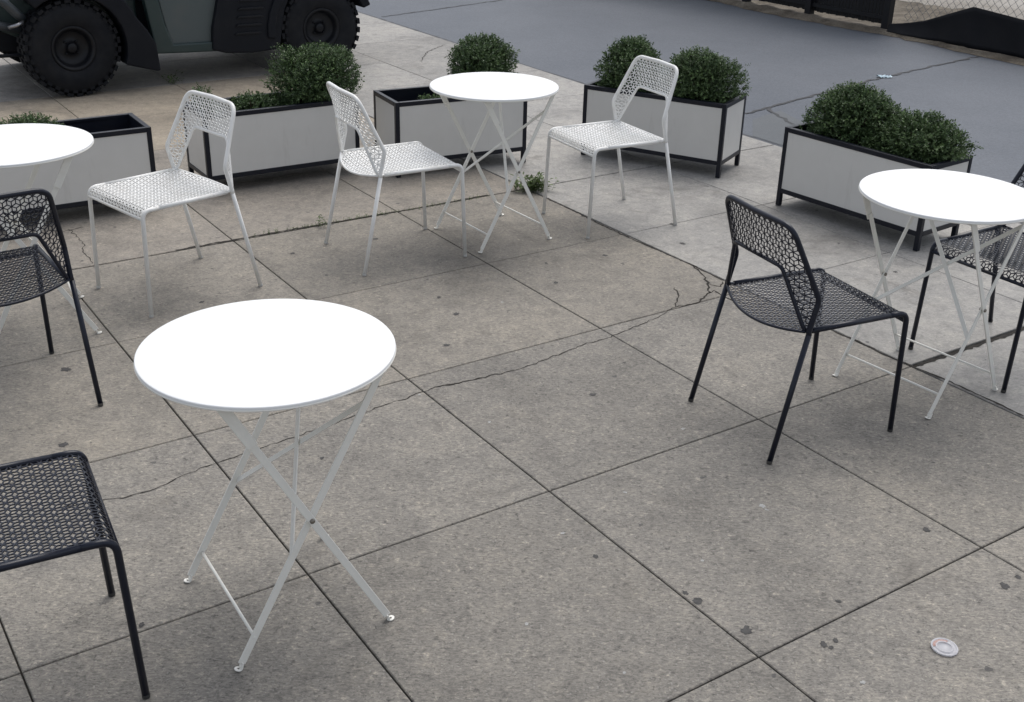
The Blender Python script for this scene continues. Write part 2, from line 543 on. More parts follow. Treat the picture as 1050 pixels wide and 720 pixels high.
def build_road():
    bm = bmesh.new()
    v = [bm.verts.new(gp(a, b, -.006)) for a, b in ((5.459, -40), (9.62, -40), (9.62, 70), (5.459, 70))]
    bm.faces.new(v)
    # worn asphalt lip lapping over the edge of the walk
    def strip(pts, w, z, mi, jag=.01):
        prev = None; P = []
        for p, q in zip(pts, pts[1:]):
            n = max(2, int((q - p).length / .06))
            P += [p + (q - p) * (k / n) for k in range(n)]
        P.append(pts[-1])
        for k, p in enumerate(P):
            d = (P[min(k + 1, len(P) - 1)] - P[max(k - 1, 0)]).normalized(); s = Vector((-d.y, d.x, 0))
            ww = w * rs.uniform(.5, 1.3); p = p + s * rs.gauss(0, jag)
            cur = [bm.verts.new((p.x + s.x * ww, p.y + s.y * ww, z)), bm.verts.new((p.x - s.x * ww, p.y - s.y * ww, z))]
            if prev: bm.faces.new((prev[0], prev[1], cur[1], cur[0])).material_index = mi
            prev = cur
    strip([at(392, 17), at(430, 11.5), at(470, 6), at(512, 0), at(560, -8)], .012, -.002, 1, .006)
    strip([at(764, 116), at(800, 106), at(835, 97), at(905, 79), at(960, 66.5), at(1008, 57)], .014, -.002, 1, .008)
    strip([at(788, 110), at(795, 117), at(806, 121), at(812, 127)], .014, -.002, 1, .015)
    strip([gp(5.462, -10), gp(5.462, 25)], .010, .0015, 1, .004)
    # darker repair patch beside the walk
    q = [at(772, 122), at(800, 113), at(830, 128), at(826, 150), at(800, 148), at(772, 139)]
    f = bm.faces.new([bm.verts.new((p.x, p.y, -.0035)) for p in q]); f.material_index = 2
    tag(obj('road', bm, [M['asphalt'], M['tar'], M['asphalt_patch']]), kind='structure')
    bm = bmesh.new()
    prev = None
    for k in range(240):
        b = -6 + k * .12 - .06
        w = .11 + .05 * math.sin(b * 2.3) + rs.uniform(-.03, .03)
        cur = [bm.verts.new(gp(9.52 - w, b, -.003)), bm.verts.new(gp(9.52, b, .030 + rs.uniform(-.008, .012))), bm.verts.new(gp(11.4, b, .045 + rs.uniform(-.02, .02)))]
        if prev:
            bm.faces.new((prev[0], cur[0], cur[1], prev[1])); bm.faces.new((prev[1], cur[1], cur[2], prev[2]))
        prev = cur
    bmesh.ops.recalc_face_normals(bm, faces=bm.faces)
    for f in bm.faces:
        if f.normal.z < 0: f.normal_flip()
    tag(obj('dirt_verge', bm, M['dirt']), kind='structure')


build_road()
sheet('gravel_lot', (11.36, 60, -30, 70), .03, M['lot'])


# ------------------------------------------------------------------ tables
TH = .7370


def make_table():
    t = empty('bistro_table', (0, 0, 0))
    bm = bmesh.new()
    prof = [(0, TH), (.3010, TH), (.3030, TH - .0008), (.3040, TH - .0024), (.3040, TH - .0100), (.3025, TH - .0118), (.2985, TH - .0120), (.2975, TH - .0105), (.2970, TH - .004), (0, TH - .003)]
    lathe(bm, prof, 96)
    top = obj('tabletop', bm, M['table_white'], t)
    bm = bmesh.new()
    pts = [Vector((.3022 * math.cos(a), .3022 * math.sin(a), TH - .0098)) for a in [2 * PI * k / 96 for k in range(96)]]
    tube(bm, pts, .0032, 8, closed=True)
    obj('rim', bm, M['leg_white'], top)
    U, V, z1 = .199, .2075, TH - .004
    UT = {-1: .205, 1: .186}
    ut = UT[-1]
    foot_z = .006

    def leg(sd, v, off, bracket):
        """sd -1: foot on -u; +1: foot on +u"""
        bm = bmesh.new()
        f = Vector((sd * U, v + off, foot_z)); g = Vector((-sd * UT[sd], v + off, z1 - .008))
        d = (g - f).normalized()
        if bracket:
            g2 = f + (g - f) * .865
            bar(bm, f + d * .012, g2, (1, 0, 0), .019, .005)
            o2 = Vector((0, .0055 * (1 if v > 0 else -1), 0))
            bar(bm, g2 - d * .020 + o2, g + o2, (1, 0, 0), .026, .0055)
        else:
            bar(bm, f + d * .012, g, (1, 0, 0), .019, .005)
        o = obj('leg', bm, M['leg_white'], t, bevel=.0012, seg=2)
        bm = bmesh.new()
        # flattened foot tab with a hole
        ring = [(.0032, .0030), (.0095, .0030), (.0103, .002), (.0095, 0), (.0032, 0), (.0032, .0030)]
        Mx = Matrix.Translation((sd * (U + .004), v + off, .0015)) @ Matrix.Rotation(R(-14 * sd), 4, 'Y')
        lathe(bm, ring, 20, Mx)
        bar(bm, f + d * .016, (sd * (U - .003), v + off, .0035), (0, 1, 0), .016, .004)
        obj('foot', bm, M['leg_white'], o)
        return o
    for v in (V, -V):
        s = 1 if v > 0 else -1
        leg(-1, v, -.004 * s, False)
        leg(1, v, .0045 * s, True)
        bm = bmesh.new()
        tt = 2 * U / (2 * U + UT[-1] + UT[1])
        zc = foot_z + (z1 - .008 - foot_z) * tt
        Mx = Matrix.Translation((-U + (U + UT[-1]) * tt, v, zc))
        prof = [(0, -.012), (.0055, -.0115), (.0065, -.009), (.0065, .009), (.0055, .0115), (0, .012)]
        lathe(bm, prof, 14, Mx, axis='y')
        obj('pivot_bolt', bm, M['bolt'], t)
    # stretchers between the feet
    for sd in (-1, 1):
        bm = bmesh.new()
        fz = .080; u = sd * (U - (U + UT[sd]) * fz / z1)
        tube(bm, [(u, -V, fz), (u, V, fz)], .0042, 8)
        obj('stretcher', bm, M['leg_white'], t)
    # crossed braces in the plane of one leg frame (feet on -u)
    L = lambda z, v: Vector((-U + (U + ut) * (z - foot_z) / (z1 - .008 - foot_z), v, z))
    for a, b, k in ((1, -1, .0), (-1, 1, .006)):
        bm = bmesh.new()
        p, q = L(z1 - .085, a * (V - .007)), L(.275, b * (V - .007))
        nrm = Vector((z1, 0, -(U + ut))).normalized()
        bar(bm, p + nrm * k, q + nrm * k, nrm.cross(q - p), .015, .004)
        obj('brace', bm, M['leg_white'], t, bevel=.001)
    # top rails under the plate that carry the legs
    for sd in (-1, 1):
        bm = bmesh.new()
        tube(bm, [(-sd * UT[sd], -V - .006, z1 - .014), (-sd * UT[sd], V + .006, z1 - .014)], .0055, 8)
        obj('top_rail', bm, M['leg_white'], t)
    return t


TG = 'white bistro tables on the sidewalk'
tables = [
    ('large white round bistro table in the foreground, with no chair touching it', -.582, 2.463, .559),
    ('white round bistro table between two white chairs, in front of the shortest planter', -.114, 5.414, .610),
    ('white round bistro table between two black chairs, in front of the most tilted planter', 1.508, 3.853, .654),
    ('white round bistro table cut by the left edge, beside the white chair and planter', -1.909, 4.197, R(-151.4)),
]
t0 = make_table()
for i, (lab, x, y, a) in enumerate(tables):
    o = t0 if i == 0 else copy_tree(t0)
    o.location = (x, y, 0); o.rotation_euler.z = a
    tag(o, lab, 'table', TG)


# ------------------------------------------------------------------ chairs
HX = .0155          # side of one hexagon of the cube pattern


def cube_pattern(x0, x1, y0, y1):
    """edges of a tumbling-block tiling: hexagon outlines plus three spokes each"""
    w = HX * math.sqrt(3); E = set(); out = []
    rows = int((y1 - y0) / (1.5 * HX)) + 3
    cols = int((x1 - x0) / w) + 3
    for r_ in range(-1, rows):
        for c in range(-1, cols):
            cx = x0 + c * w + (w / 2 if r_ % 2 else 0); cy = y0 + r_ * 1.5 * HX
            P = [(cx + HX * math.sin(k * PI / 3), cy + HX * math.cos(k * PI / 3)) for k in range(6)]
            segs = [(P[k], P[(k + 1) % 6]) for k in range(6)] + [((cx, cy), P[k]) for k in (1, 3, 5)]
            for p, q in segs:
                key = tuple(sorted(((round(p[0] * 1e4 + .137), round(p[1] * 1e4 + .137)), (round(q[0] * 1e4 + .137), round(q[1] * 1e4 + .137)))))
                if key in E: continue
                E.add(key); out.append((p, q))
    return out


def lattice(bm, segs, f, w, t, n=6):
    """f(x,y) -> (point, normal) or None outside"""
    for p, q in segs:
        prev = None; run = []
        S = []
        for k in range(n + 1):
            s = k / n
            S.append(f(p[0] + (q[0] - p[0]) * s, p[1] + (q[1] - p[1]) * s))
        i = 0
        while i <= n:
            if S[i] is None: i += 1; continue
            j = i
            while j < n and S[j + 1] is not None: j += 1
            if j > i:
                mid = (i + j) // 2
                a, b = S[i][0], S[j][0]
                nn = S[mid][1]
                d = (b - a)
                if d.length > 1e-5:
                    wv = d.cross(nn)
                    if wv.length > 1e-9:
                        k_ = int(((math.atan2(q[1] - p[1], q[0] - p[0]) + .1) % PI) / (PI / 3))   # weave order of the three wire directions
                        bar(bm, a, b, wv, w, t + .00022 * k_)
            i = j + 1


YF = .222     # front corner of the side rail
ZS = .446


def seat_outline_half(y):
    # half width of the seat at y
    return .212 + (.225 - .212) * max(0, min(1, (YF - y) / (YF + .185)))


def seat_z(x, y):
    k = max(0, min(1, (.19 - y) / .40)); hw = .215
    s = (.006 + .018 * k ** 1.1) * max(0, 1 - (x / hw) ** 2)
    if y > .10: s *= max(0, 1 - ((y - .10) / .09)) ** .7
    return ZS + .002 - s


RA = .036


def seat_pt(x, s):
    """x across, s along (arc length over the rounded front edge)"""
    if s <= .19:
        y = s
        rear = -.190 - .058 * max(0, 1 - (x / .222) ** 2)
        if y < rear or abs(x) > seat_outline_half(y): return None
        e = .004
        p = Vector((x, y, seat_z(x, y)))
        nx = Vector((e, 0, seat_z(x + e, y) - seat_z(x, y))); ny = Vector((0, e, seat_z(x, y + e) - seat_z(x, y)))
        return p, nx.cross(ny).normalized()
    th = (s - .19) / RA
    if th > 1.62 or abs(x) > .212: return None
    nrm = Vector((0, math.sin(th), math.cos(th)))
    return Vector((x, .19, ZS + .002 - RA)) + nrm * RA, nrm


def back_surface():
    """ruled surface between the outer and the inner tube of the back"""
    J = Vector((.224, -.186, .452)); K = Vector((.2237, -.162, .553)); T = Vector((.176, -.264, .787)); Tc = Vector((0, -.276, .789))
    Ji = Vector((.214, -.190, .452)); Ic = Vector((.126, -.246, .643)); Icc = Vector((0, -.262, .643))
    outer_h = fillet([J, K, T, Tc], [.05, .058], 10)
    inner_h = fillet([Ji, Ic, Icc], [.035], 8)
    outer = outer_h + [Vector((-p.x, p.y, p.z)) for p in outer_h[-2::-1]]
    inner = inner_h + [Vector((-p.x, p.y, p.z)) for p in inner_h[-2::-1]]

    def resample(path, n):
        L = [0]
        for a, b in zip(path, path[1:]): L.append(L[-1] + (b - a).length)
        out = []; j = 0
        for k in range(n + 1):
            s = L[-1] * k / n
            while j < len(L) - 2 and L[j + 1] < s: j += 1
            u = (s - L[j]) / max(1e-9, L[j + 1] - L[j])
            out.append(path[j].lerp(path[j + 1], min(1, max(0, u))))
        return out
    return outer, inner, resample(outer, 60), resample(inner, 60)


def make_chair(name, mt, footm, ws, wb):
    c = empty(name, (0, 0, 0))
    rt, rt2 = .0092, .0068
    # seat lattice
    bm = bmesh.new()
    lattice(bm, cube_pattern(-.235, .235, -.26, .26), seat_pt, ws, .0024)
    seat = obj('seat', bm, mt, c)
    # seat frame: side rails, front bar, bowed rear rod
    bm = bmesh.new()
    tube(bm, [(-.212, YF + .003, ZS - RA + .003), (.212, YF + .003, ZS - RA + .003)], rt2, 8)
    rear = []
    for k in range(21):
        x = -.216 + .432 * k / 20
        rear.append(Vector((x, -.190 - .058 * max(0, 1 - (x / .222) ** 2), seat_z(x, -.2) - .001)))
    tube(bm, rear, .0050, 8)
    for s in (-1, 1):
        tube(bm, [(s * .214, -.165, ZS), (s * .212, .150, ZS)], rt, 10)
    obj('seat_frame', bm, mt, c)
    for s in (-1, 1):
        # front leg with its bend into the side rail
        bm = bmesh.new()
        path = fillet([(s * .216, .238, .004), (s * .2125, YF, ZS), (s * .212, .150, ZS)], .042, 8)
        tube(bm, path, rt, 10)
        lg = obj('leg', bm, mt, c)
        bm = bmesh.new(); lathe(bm, [(0, 0), (.0085, 0), (.0095, .002), (.0095, .010), (.0088, .012)], 12, Matrix.Translation((s * .216, .2382, 0)))
        obj('foot_cap', bm, footm, lg)
        # rear leg
        bm = bmesh.new()
        tube(bm, [(s * .236, -.281, .004), (s * .2260, -.186, .440)], rt, 10)
        lg = obj('leg', bm, mt, c)
        bm = bmesh.new(); lathe(bm, [(0, 0), (.0085, 0), (.0095, .002), (.0095, .010), (.0088, .012)], 12, Matrix.Translation((s * .236, -.2812, 0)))
        obj('foot_cap', bm, footm, lg)
    # back frame
    outer, inner, ro, ri = back_surface()
    bm = bmesh.new()
    tube(bm, [Vector((.2260, -.186, .438))] + outer + [Vector((-.2260, -.186, .438))], rt, 10)
    inn = fillet([Vector((.2135, -.10, ZS)), Vector((.2137, -.1935, ZS)), Vector((.126, -.246, .643)), Vector((-.126, -.246, .643)), Vector((-.2137, -.1935, ZS)), Vector((-.2135, -.10, ZS))], [.03, .035, .035, .03], 7)
    inn = [Vector((p.x, p.y - .014 * max(0, 1 - (p.x / .126) ** 2) * (1 if p.z > .63 else 0), p.z)) for p in inn]
    tube(bm, inn, rt2, 8)
    obj('back_frame', bm, mt, c)
    # back lattice on the ruled surface
    verts = []; faces = []
    W = 6
    for k in range(61):
        for j in range(W + 1):
            verts.append(ro[k].lerp(ri[k], j / W))
    for k in range(60):
        for j in range(W):
            i0 = k * (W + 1) + j
            faces.append((i0, i0 + 1, i0 + W + 2, i0 + W + 1))
    bv = BVHTree.FromPolygons([tuple(v) for v in verts], faces)

    def fb(x, z):
        h = bv.ray_cast(Vector((x, -1, z)), Vector((0, 1, 0)))
        if h[0] is None: return None
        return h[0], h[1]
    bm = bmesh.new()
    lattice(bm, cube_pattern(-.235, .235, .44, .80), fb, wb, .0024)
    obj('backrest', bm, mt, c)
    return c


CO = Matrix
chair_spots = {
    'white': [
        ('white mesh chair facing left between the left edge table and the long planters', -1.6022, 4.4658, 2.38890),
        ('white mesh chair seen from its side, facing right to the back table', -.3826, 5.2422, -1.04523),
        ('white mesh chair facing left, in front of a planter with two round shrubs', .2974, 5.5864, 2.08423)],
    'black': [
        ('black mesh chair seen whole from behind, pulled out from the right table', 1.1740, 3.6442, -1.13345),
        ('black mesh chair cut by the left edge, its back to the camera', -1.8961, 3.7547, .63162),
        ('black mesh chair in the bottom left corner showing only its seat and front legs', -.9847, 2.2490, -1.07621),
        ('black mesh chair cut by the right edge, half hidden behind the white table', 1.7459, 3.9977, 2.13962)]}
for kind, mt, ft, name in (('white', M['chair_white'], M['foot'], 'white_chair'), ('black', M['chair_black'], M['foot_dark'], 'black_chair')):
    proto = make_chair(name, mt, ft, *((.0049, .0036) if kind == 'white' else (.0031, .0030)))
    for i, (lab, x, y, a) in enumerate(chair_spots[kind]):
        o = proto if i == 0 else copy_tree(proto)
        # survey origin lies 0.19 m ahead of the chair's base
        o.location = (x + math.sin(a) * .19, y - math.cos(a) * .19, 0); o.rotation_euler.z = a
        tag(o, lab, 'chair', kind + ' mesh chairs around the tables')


# ------------------------------------------------------------------ planters
PW, PH = .345, .431


def make_planter(L):
    t = empty('planter_box', (0, 0, 0))
    w = .025; hx, hy = L / 2, PW / 2
    zb = .075
    bm = bmesh.new()
    for z0, z1 in ((PH - w, PH), (zb, zb + w)):
        for s in (-1, 1):
            box(bm, -hx + w, hx - w, s * hy - (w if s > 0 else 0), s * hy + (0 if s > 0 else w), z0, z1)
            box(bm, s * hx - (w if s > 0 else 0), s * hx + (0 if s > 0 else w), -hy + w, hy - w, z0, z1)
    obj('frame', bm, M['planter_frame'], t, bevel=.0025)
    for sx in (-1, 1):
        for sy in (-1, 1):
            bm = bmesh.new()
            box(bm, min(sx * hx, sx * (hx - w)), max(sx * hx, sx * (hx - w)), min(sy * hy, sy * (hy - w)), max(sy * hy, sy * (hy - w)), 0.002, PH + .0005)
            obj('post', bm, M['planter_frame'], t, bevel=.0025)
    for s in (-1, 1):
        bm = bmesh.new(); y = s * (hy - .009)
        box(bm, -hx + w - .002, hx - w + .002, y - .005, y + .005, zb + w - .002, PH - w + .002)
        obj('panel', bm, M['panel'], t)
        bm = bmesh.new(); x = s * (hx - .009)
        box(bm, x - .005, x + .005, -hy + w - .002, hy - w + .002, zb + w - .002, PH - w + .002)
        obj('panel', bm, M['panel'], t)
    # black liner and soil
    bm = bmesh.new()
    e = .022
    for s in (-1, 1):
        box(bm, -hx + e, hx - e, s * (hy - e) - .003, s * (hy - e) + .003, zb + .02, PH - .012)
        box(bm, s * (hx - e) - .003, s * (hx - e) + .003, -hy + e + .004, hy - e - .004, zb + .02, PH - .012)
    box(bm, -hx + w, hx - w, -hy + w, hy - w, zb + .004, zb + .012)
    obj('liner', bm, M['planter_frame'], t)
    bm = bmesh.new()
    nx, ny = 28, 10; g = []
    for i in range(nx + 1):
        row = []
        for j in range(ny + 1):
            row.append(bm.verts.new((-hx + .026 + (L - .052) * i / nx, -hy + .026 + (PW - .052) * j / ny, PH - .11 + rs.uniform(-.008, .008))))
        g.append(row)
    for i in range(nx):
        for j in range(ny):
            bm.faces.new((g[i][j], g[i + 1][j], g[i + 1][j + 1], g[i][j + 1]))
    obj('soil', bm, M['soil'], t, smooth=True)
    return t


PG = 'black framed planters along the sidewalk edge'
planters = {
    'far_left': ('white panelled planter behind the left edge table, mostly bare with a low plant', .90, -2.311, 5.565, R(32.9)),
    'long': ('white panelled planter behind two white chairs, with a round shrub at its right end', .895, -1.367, 6.312, R(33.0)),
    'short': ('white panelled planter behind the back table, bare at left with one round shrub', .830, -.392, 6.660, R(27.8)),
    'middle': ('white panelled planter with two round shrubs, directly behind a white chair', .902, .870, 6.837, R(-29.3)),
    'right': ('white panelled planter with two merged shrubs, standing behind the right hand table', .892, 1.824, 5.749, R(-51.6)),
}
pl = {}
for k, (lab, L, x, y, a) in planters.items():
    o = make_planter(L); o.location = (x, y, 0); o.rotation_euler.z = a
    tag(o, lab, 'planter', PG); pl[k] = (Vector((x, y, 0)), a)


def leaf_quad(bm, lay, p, d, up, ln, wd, val, fold=.25):
    s = d.cross(up)
    if s.length < 1e-6: return
    s = s.normalized() * wd / 2; nrm = s.cross(d).normalized()
    a = bm.verts.new(p); b = bm.verts.new(p + d * ln * .5 + s + nrm * wd * fold); c = bm.verts.new(p + d * ln); e = bm.verts.new(p + d * ln * .5 - s + nrm * wd * fold)
    m_ = bm.verts.new(p + d * ln * .5)
    for f in (bm.faces.new((a, b, c, m_)) if False else bm.faces.new((a, b, c)), bm.faces.new((a, c, e))):
        for l in f.loops: l[lay] = (val, val, val, 1)
    bm.verts.remove(m_)


PLEN = {k: v[1] for k, v in planters.items()}


def shrub(name, k, lx, ly, rx, ry, rz, zc, nsprig, label, cat, group, seed, leaf=.0148, mt='leaf', low=False):
    rr = random.Random(seed)
    P0, a = pl[k]
    base = P0 + Vector((lx * math.cos(a) - ly * math.sin(a), lx * math.sin(a) + ly * math.cos(a), PH - .11))
    t = empty(name, base, a)
    bm = bmesh.new(); lay = bm.loops.layers.float_color.new('leaf')
    lumps = [(Vector((rr.gauss(0, 1), rr.gauss(0, 1), rr.gauss(0, 1))).normalized(), rr.uniform(-.20, .17), rr.uniform(4, 14)) for _ in range(18)]
    lumps += [(Vector((rr.gauss(0, 1), rr.gauss(0, 1), rr.gauss(0, .8))).normalized(), rr.uniform(-.17, .15), rr.uniform(40, 110)) for _ in range(70)]
    c0 = Vector((0, 0, zc))

    def radius(d):
        s = 1
        for ld, amp, sharp in lumps:
            s += amp * math.exp(-sharp * (1 - d.dot(ld)))
        return s
    for i in range(int(nsprig * 1.45)):
        d = Vector((rr.gauss(0, 1), rr.gauss(0, 1), rr.gauss(0, 1))).normalized()
        if d.z < -.55: d.z = -d.z
        q = rr.random() ** .38
        if rr.random() < .09: q *= rr.uniform(1.0, 1.13)
        s = radius(d) * q
        c = c0 + Vector((d.x * rx * s, d.y * ry * s, d.z * rz * s))
        if c.z < .015: continue
        if c.z < .125 and (abs(ly + c.y) > PW / 2 - .045 or abs(lx + c.x) > PLEN[k] / 2 - .045): continue
        # a sprig: a short shoot with leaf pairs
        ax = (d + Vector((rr.gauss(0, .45), rr.gauss(0, .45), rr.gauss(.35, .45)))).normalized()
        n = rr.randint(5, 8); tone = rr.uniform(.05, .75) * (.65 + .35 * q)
        for j in range(n):
            p = c + ax * (j - n / 2) * leaf * .42
            az = rr.uniform(0, 2 * PI)
            o1 = ax.orthogonal().normalized(); o1.rotate(Matrix.Rotation(az, 3, ax))
            dd = (o1 * rr.uniform(.6, 1.0) + ax * rr.uniform(.35, .9)).normalized()
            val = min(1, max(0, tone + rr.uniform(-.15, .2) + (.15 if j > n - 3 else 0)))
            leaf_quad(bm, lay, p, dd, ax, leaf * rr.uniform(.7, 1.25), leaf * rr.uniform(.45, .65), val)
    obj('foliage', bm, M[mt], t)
    bm = bmesh.new()
    for i in range(12 if not low else 5):
        d = Vector((rr.gauss(0, .6), rr.gauss(0, .6), rr.uniform(.5, 1.2))).normalized()
        e = c0 + Vector((d.x * rx, d.y * ry, d.z * rz)) * .8
        mid = e * .5 + Vector((rr.gauss(0, .015), rr.gauss(0, .015), .02))
        tube(bm, [(rr.gauss(0, .008), rr.gauss(0, .008), -.01), mid, e], [.006, .0045, .002], 6)
    obj('branches', bm, M['branch'], t)
    tag(t, label, cat, group)
    return t


SG = 'boxwood shrubs in the planters'
shrub('boxwood_shrub', 'long', .275, .0, .265, .215, .225, .165, 3000, 'round green shrub at the right end of the planter behind two white chairs', 'shrub', SG, 11)
shrub('boxwood_shrub', 'short', .195, .0, .225, .19, .235, .175, 2600, 'round green shrub rising behind the back white table top', 'shrub', SG, 12)
shrub('boxwood_shrub', 'middle', -.215, .0, .22, .185, .235, .175, 2500, 'left round shrub of the planter behind the white chair, close to the street edge', 'shrub', SG, 13)
shrub('boxwood_shrub', 'middle', .215, .0, .245, .18, .195, .15, 2500, 'right shrub of the two shrub planter, leaning out past the planter corner', 'shrub', SG, 14)
shrub('boxwood_shrub', 'right', -.145, .03, .285, .165, .185, .155, 3000, 'taller left shrub in the tilted planter by the right hand table', 'shrub', SG, 15)
shrub('boxwood_shrub', 'right', .240, .03, .265, .165, .160, .12, 2600, 'lower right shrub in the tilted planter, hanging over its end', 'shrub', SG, 16)
LG = 'low plants in the planters'
shrub('low_plant', 'long', -.37, .04, .07, .08, .11, .09, 200, 'small dark sprout behind the backrest of the leftmost white chair', 'plant', LG, 21, low=True)
shrub('low_plant', 'long', -.09, .02, .13, .10, .06, .085, 320, 'low leafy growth in the middle of the planter, left of its round shrub', 'plant', LG, 22, low=True)
shrub('low_plant', 'far_left', -.10, .02, .16, .12, .075, .105, 480, 'low leafy plant just above the left edge table top', 'plant', LG, 23, low=True)
shrub('low_plant', 'short', -.13, .0, .07, .07, .035, .05, 120, 'tiny green seedlings in the soil of the shortest planter', 'plant', LG, 24, low=True)


# ------------------------------------------------------------------ weeds
def weed(name, c, nb, spread, ln, label, seed, kind=None, line=None):
    rr = random.Random(seed)
    bm = bmesh.new(); lay = bm.loops.layers.float_color.new('leaf')
    for i in range(nb):
        if line:
            s = rr.random(); p = line[0].lerp(line[1], s) - c; p = p + Vector((rr.gauss(0, .008), rr.gauss(0, .008), 0))
            p.z = -.002
        else:
            p = Vector((rr.gauss(0, spread), rr.gauss(0, spread * .5), 0)); p.rotate(Matrix.Rotation(GA * .3, 3, 'Z'))
        ax = Vector((rr.gauss(0, .5), rr.gauss(0, .5), 1)).normalized(); h = ln * rr.uniform(.4, 1.2)
        for j in range(5):
            q = p + ax * h * (j + 1) / 5
            d = Vector((rr.gauss(0, 1), rr.gauss(0, 1), rr.uniform(.0, .9))).normalized()
            leaf_quad(bm, lay, q, d, Vector((0, 0, 1)), ln * rr.uniform(.25, .5), ln * rr.uniform(.1, .22), rr.uniform(.1, .9))
        v0 = bm.verts.new(p + Vector((.0009, 0, 0))); v1 = bm.verts.new(p - Vector((.0009, 0, 0))); v2 = bm.verts.new(p + ax * h)
        f = bm.faces.new((v0, v1, v2))
        for l in f.loops: l[lay] = (.3, .3, .3, 1)
    o = obj(name, bm, M['weed']); o.location = c
    if kind: tag(o, label, kind=kind)
    else: tag(o, label, 'weed', 'weeds in the sidewalk joints')
    return o


weed('weed_clump', at(545, 196), 75, .042, .085, 'bushy green weed growing from the joint under the back table', 31)
weed('weed_clump', at(176, 86), 12, .03, .08, 'small pale weed in the joint below the parked vehicle', 32)
weed('weed_clump', at(332, 232), 6, .02, .06, 'single thin weed at a foot of the white chair in the middle', 33)
c = at(350, 226)
w_ = weed('joint_weeds', c, 120, .0, .02, 'tiny green weeds along the sidewalk joint', 34, kind='stuff', line=(at(255, 243), at(505, 201)))
w_['category'] = 'weeds'


# ------------------------------------------------------------------ lid and litter
t = empty('plastic_lid', at(968, 665, 0), R(20))
bm = bmesh.new()
prof = [(.0365, .003), (.0375, .001), (.0385, .003), (.038, .0075), (.036, .009), (.034, .0075), (.0325, .004), (.030, .0032), (.026, .0028), (.0245, .0075), (.022, .0085), (.0205, .0075), (.0195, .0030), (0, .0028)]
lathe(bm, prof, 48, Matrix.Rotation(R(4), 4, 'X') @ Matrix.Translation((0, 0, .003)))
obj('rim', bm, M['lid'], t)
bm = bmesh.new()
vs = []
for k in range(15):
    a = R(35) + R(120) * k / 14
    vs.append((.0322 * math.cos(a), .0322 * math.sin(a)))
for k in range(15):
    a = R(155) - R(120) * k / 14
    vs.append((.0195 * math.cos(a), .0195 * math.sin(a)))
prism(bm, vs, 0, .0014, Matrix(((1, 0, 0, 0), (0, 0, 1, 0), (0, 1, 0, .0085), (0, 0, 0, 1))))
obj('residue', bm, M['lid_stain'], t)
t.scale = (.88, .88, .62)
tag(t, 'clear round plastic cup lid lying alone on the foreground pavement', 'cup lid')

rr = random.Random(5)
bm = bmesh.new()
for s in range(3):
    cx = s * .06 - .06
    g = [[bm.verts.new((cx + i * .025 + rr.uniform(-.006, .006), j * .022 - .03 + rr.uniform(-.006, .006), .012 + rr.uniform(0, .035))) for j in range(4)] for i in range(4)]
    for i in range(3):
        for j in range(3):
            bm.faces.new((g[i][j], g[i + 1][j], g[i + 1][j + 1], g[i][j + 1]))
o = obj('crumpled_wrapper', bm, M['litter']); o.location = at(904, 79); o.location.z = -.010; o.scale = (.6, .6, .6)
md = o.modifiers.new('thick', 'SOLIDIFY'); md.thickness = .002
tag(o, 'crumpled pale blue wrapper lying on the road by the dark seam', 'litter')


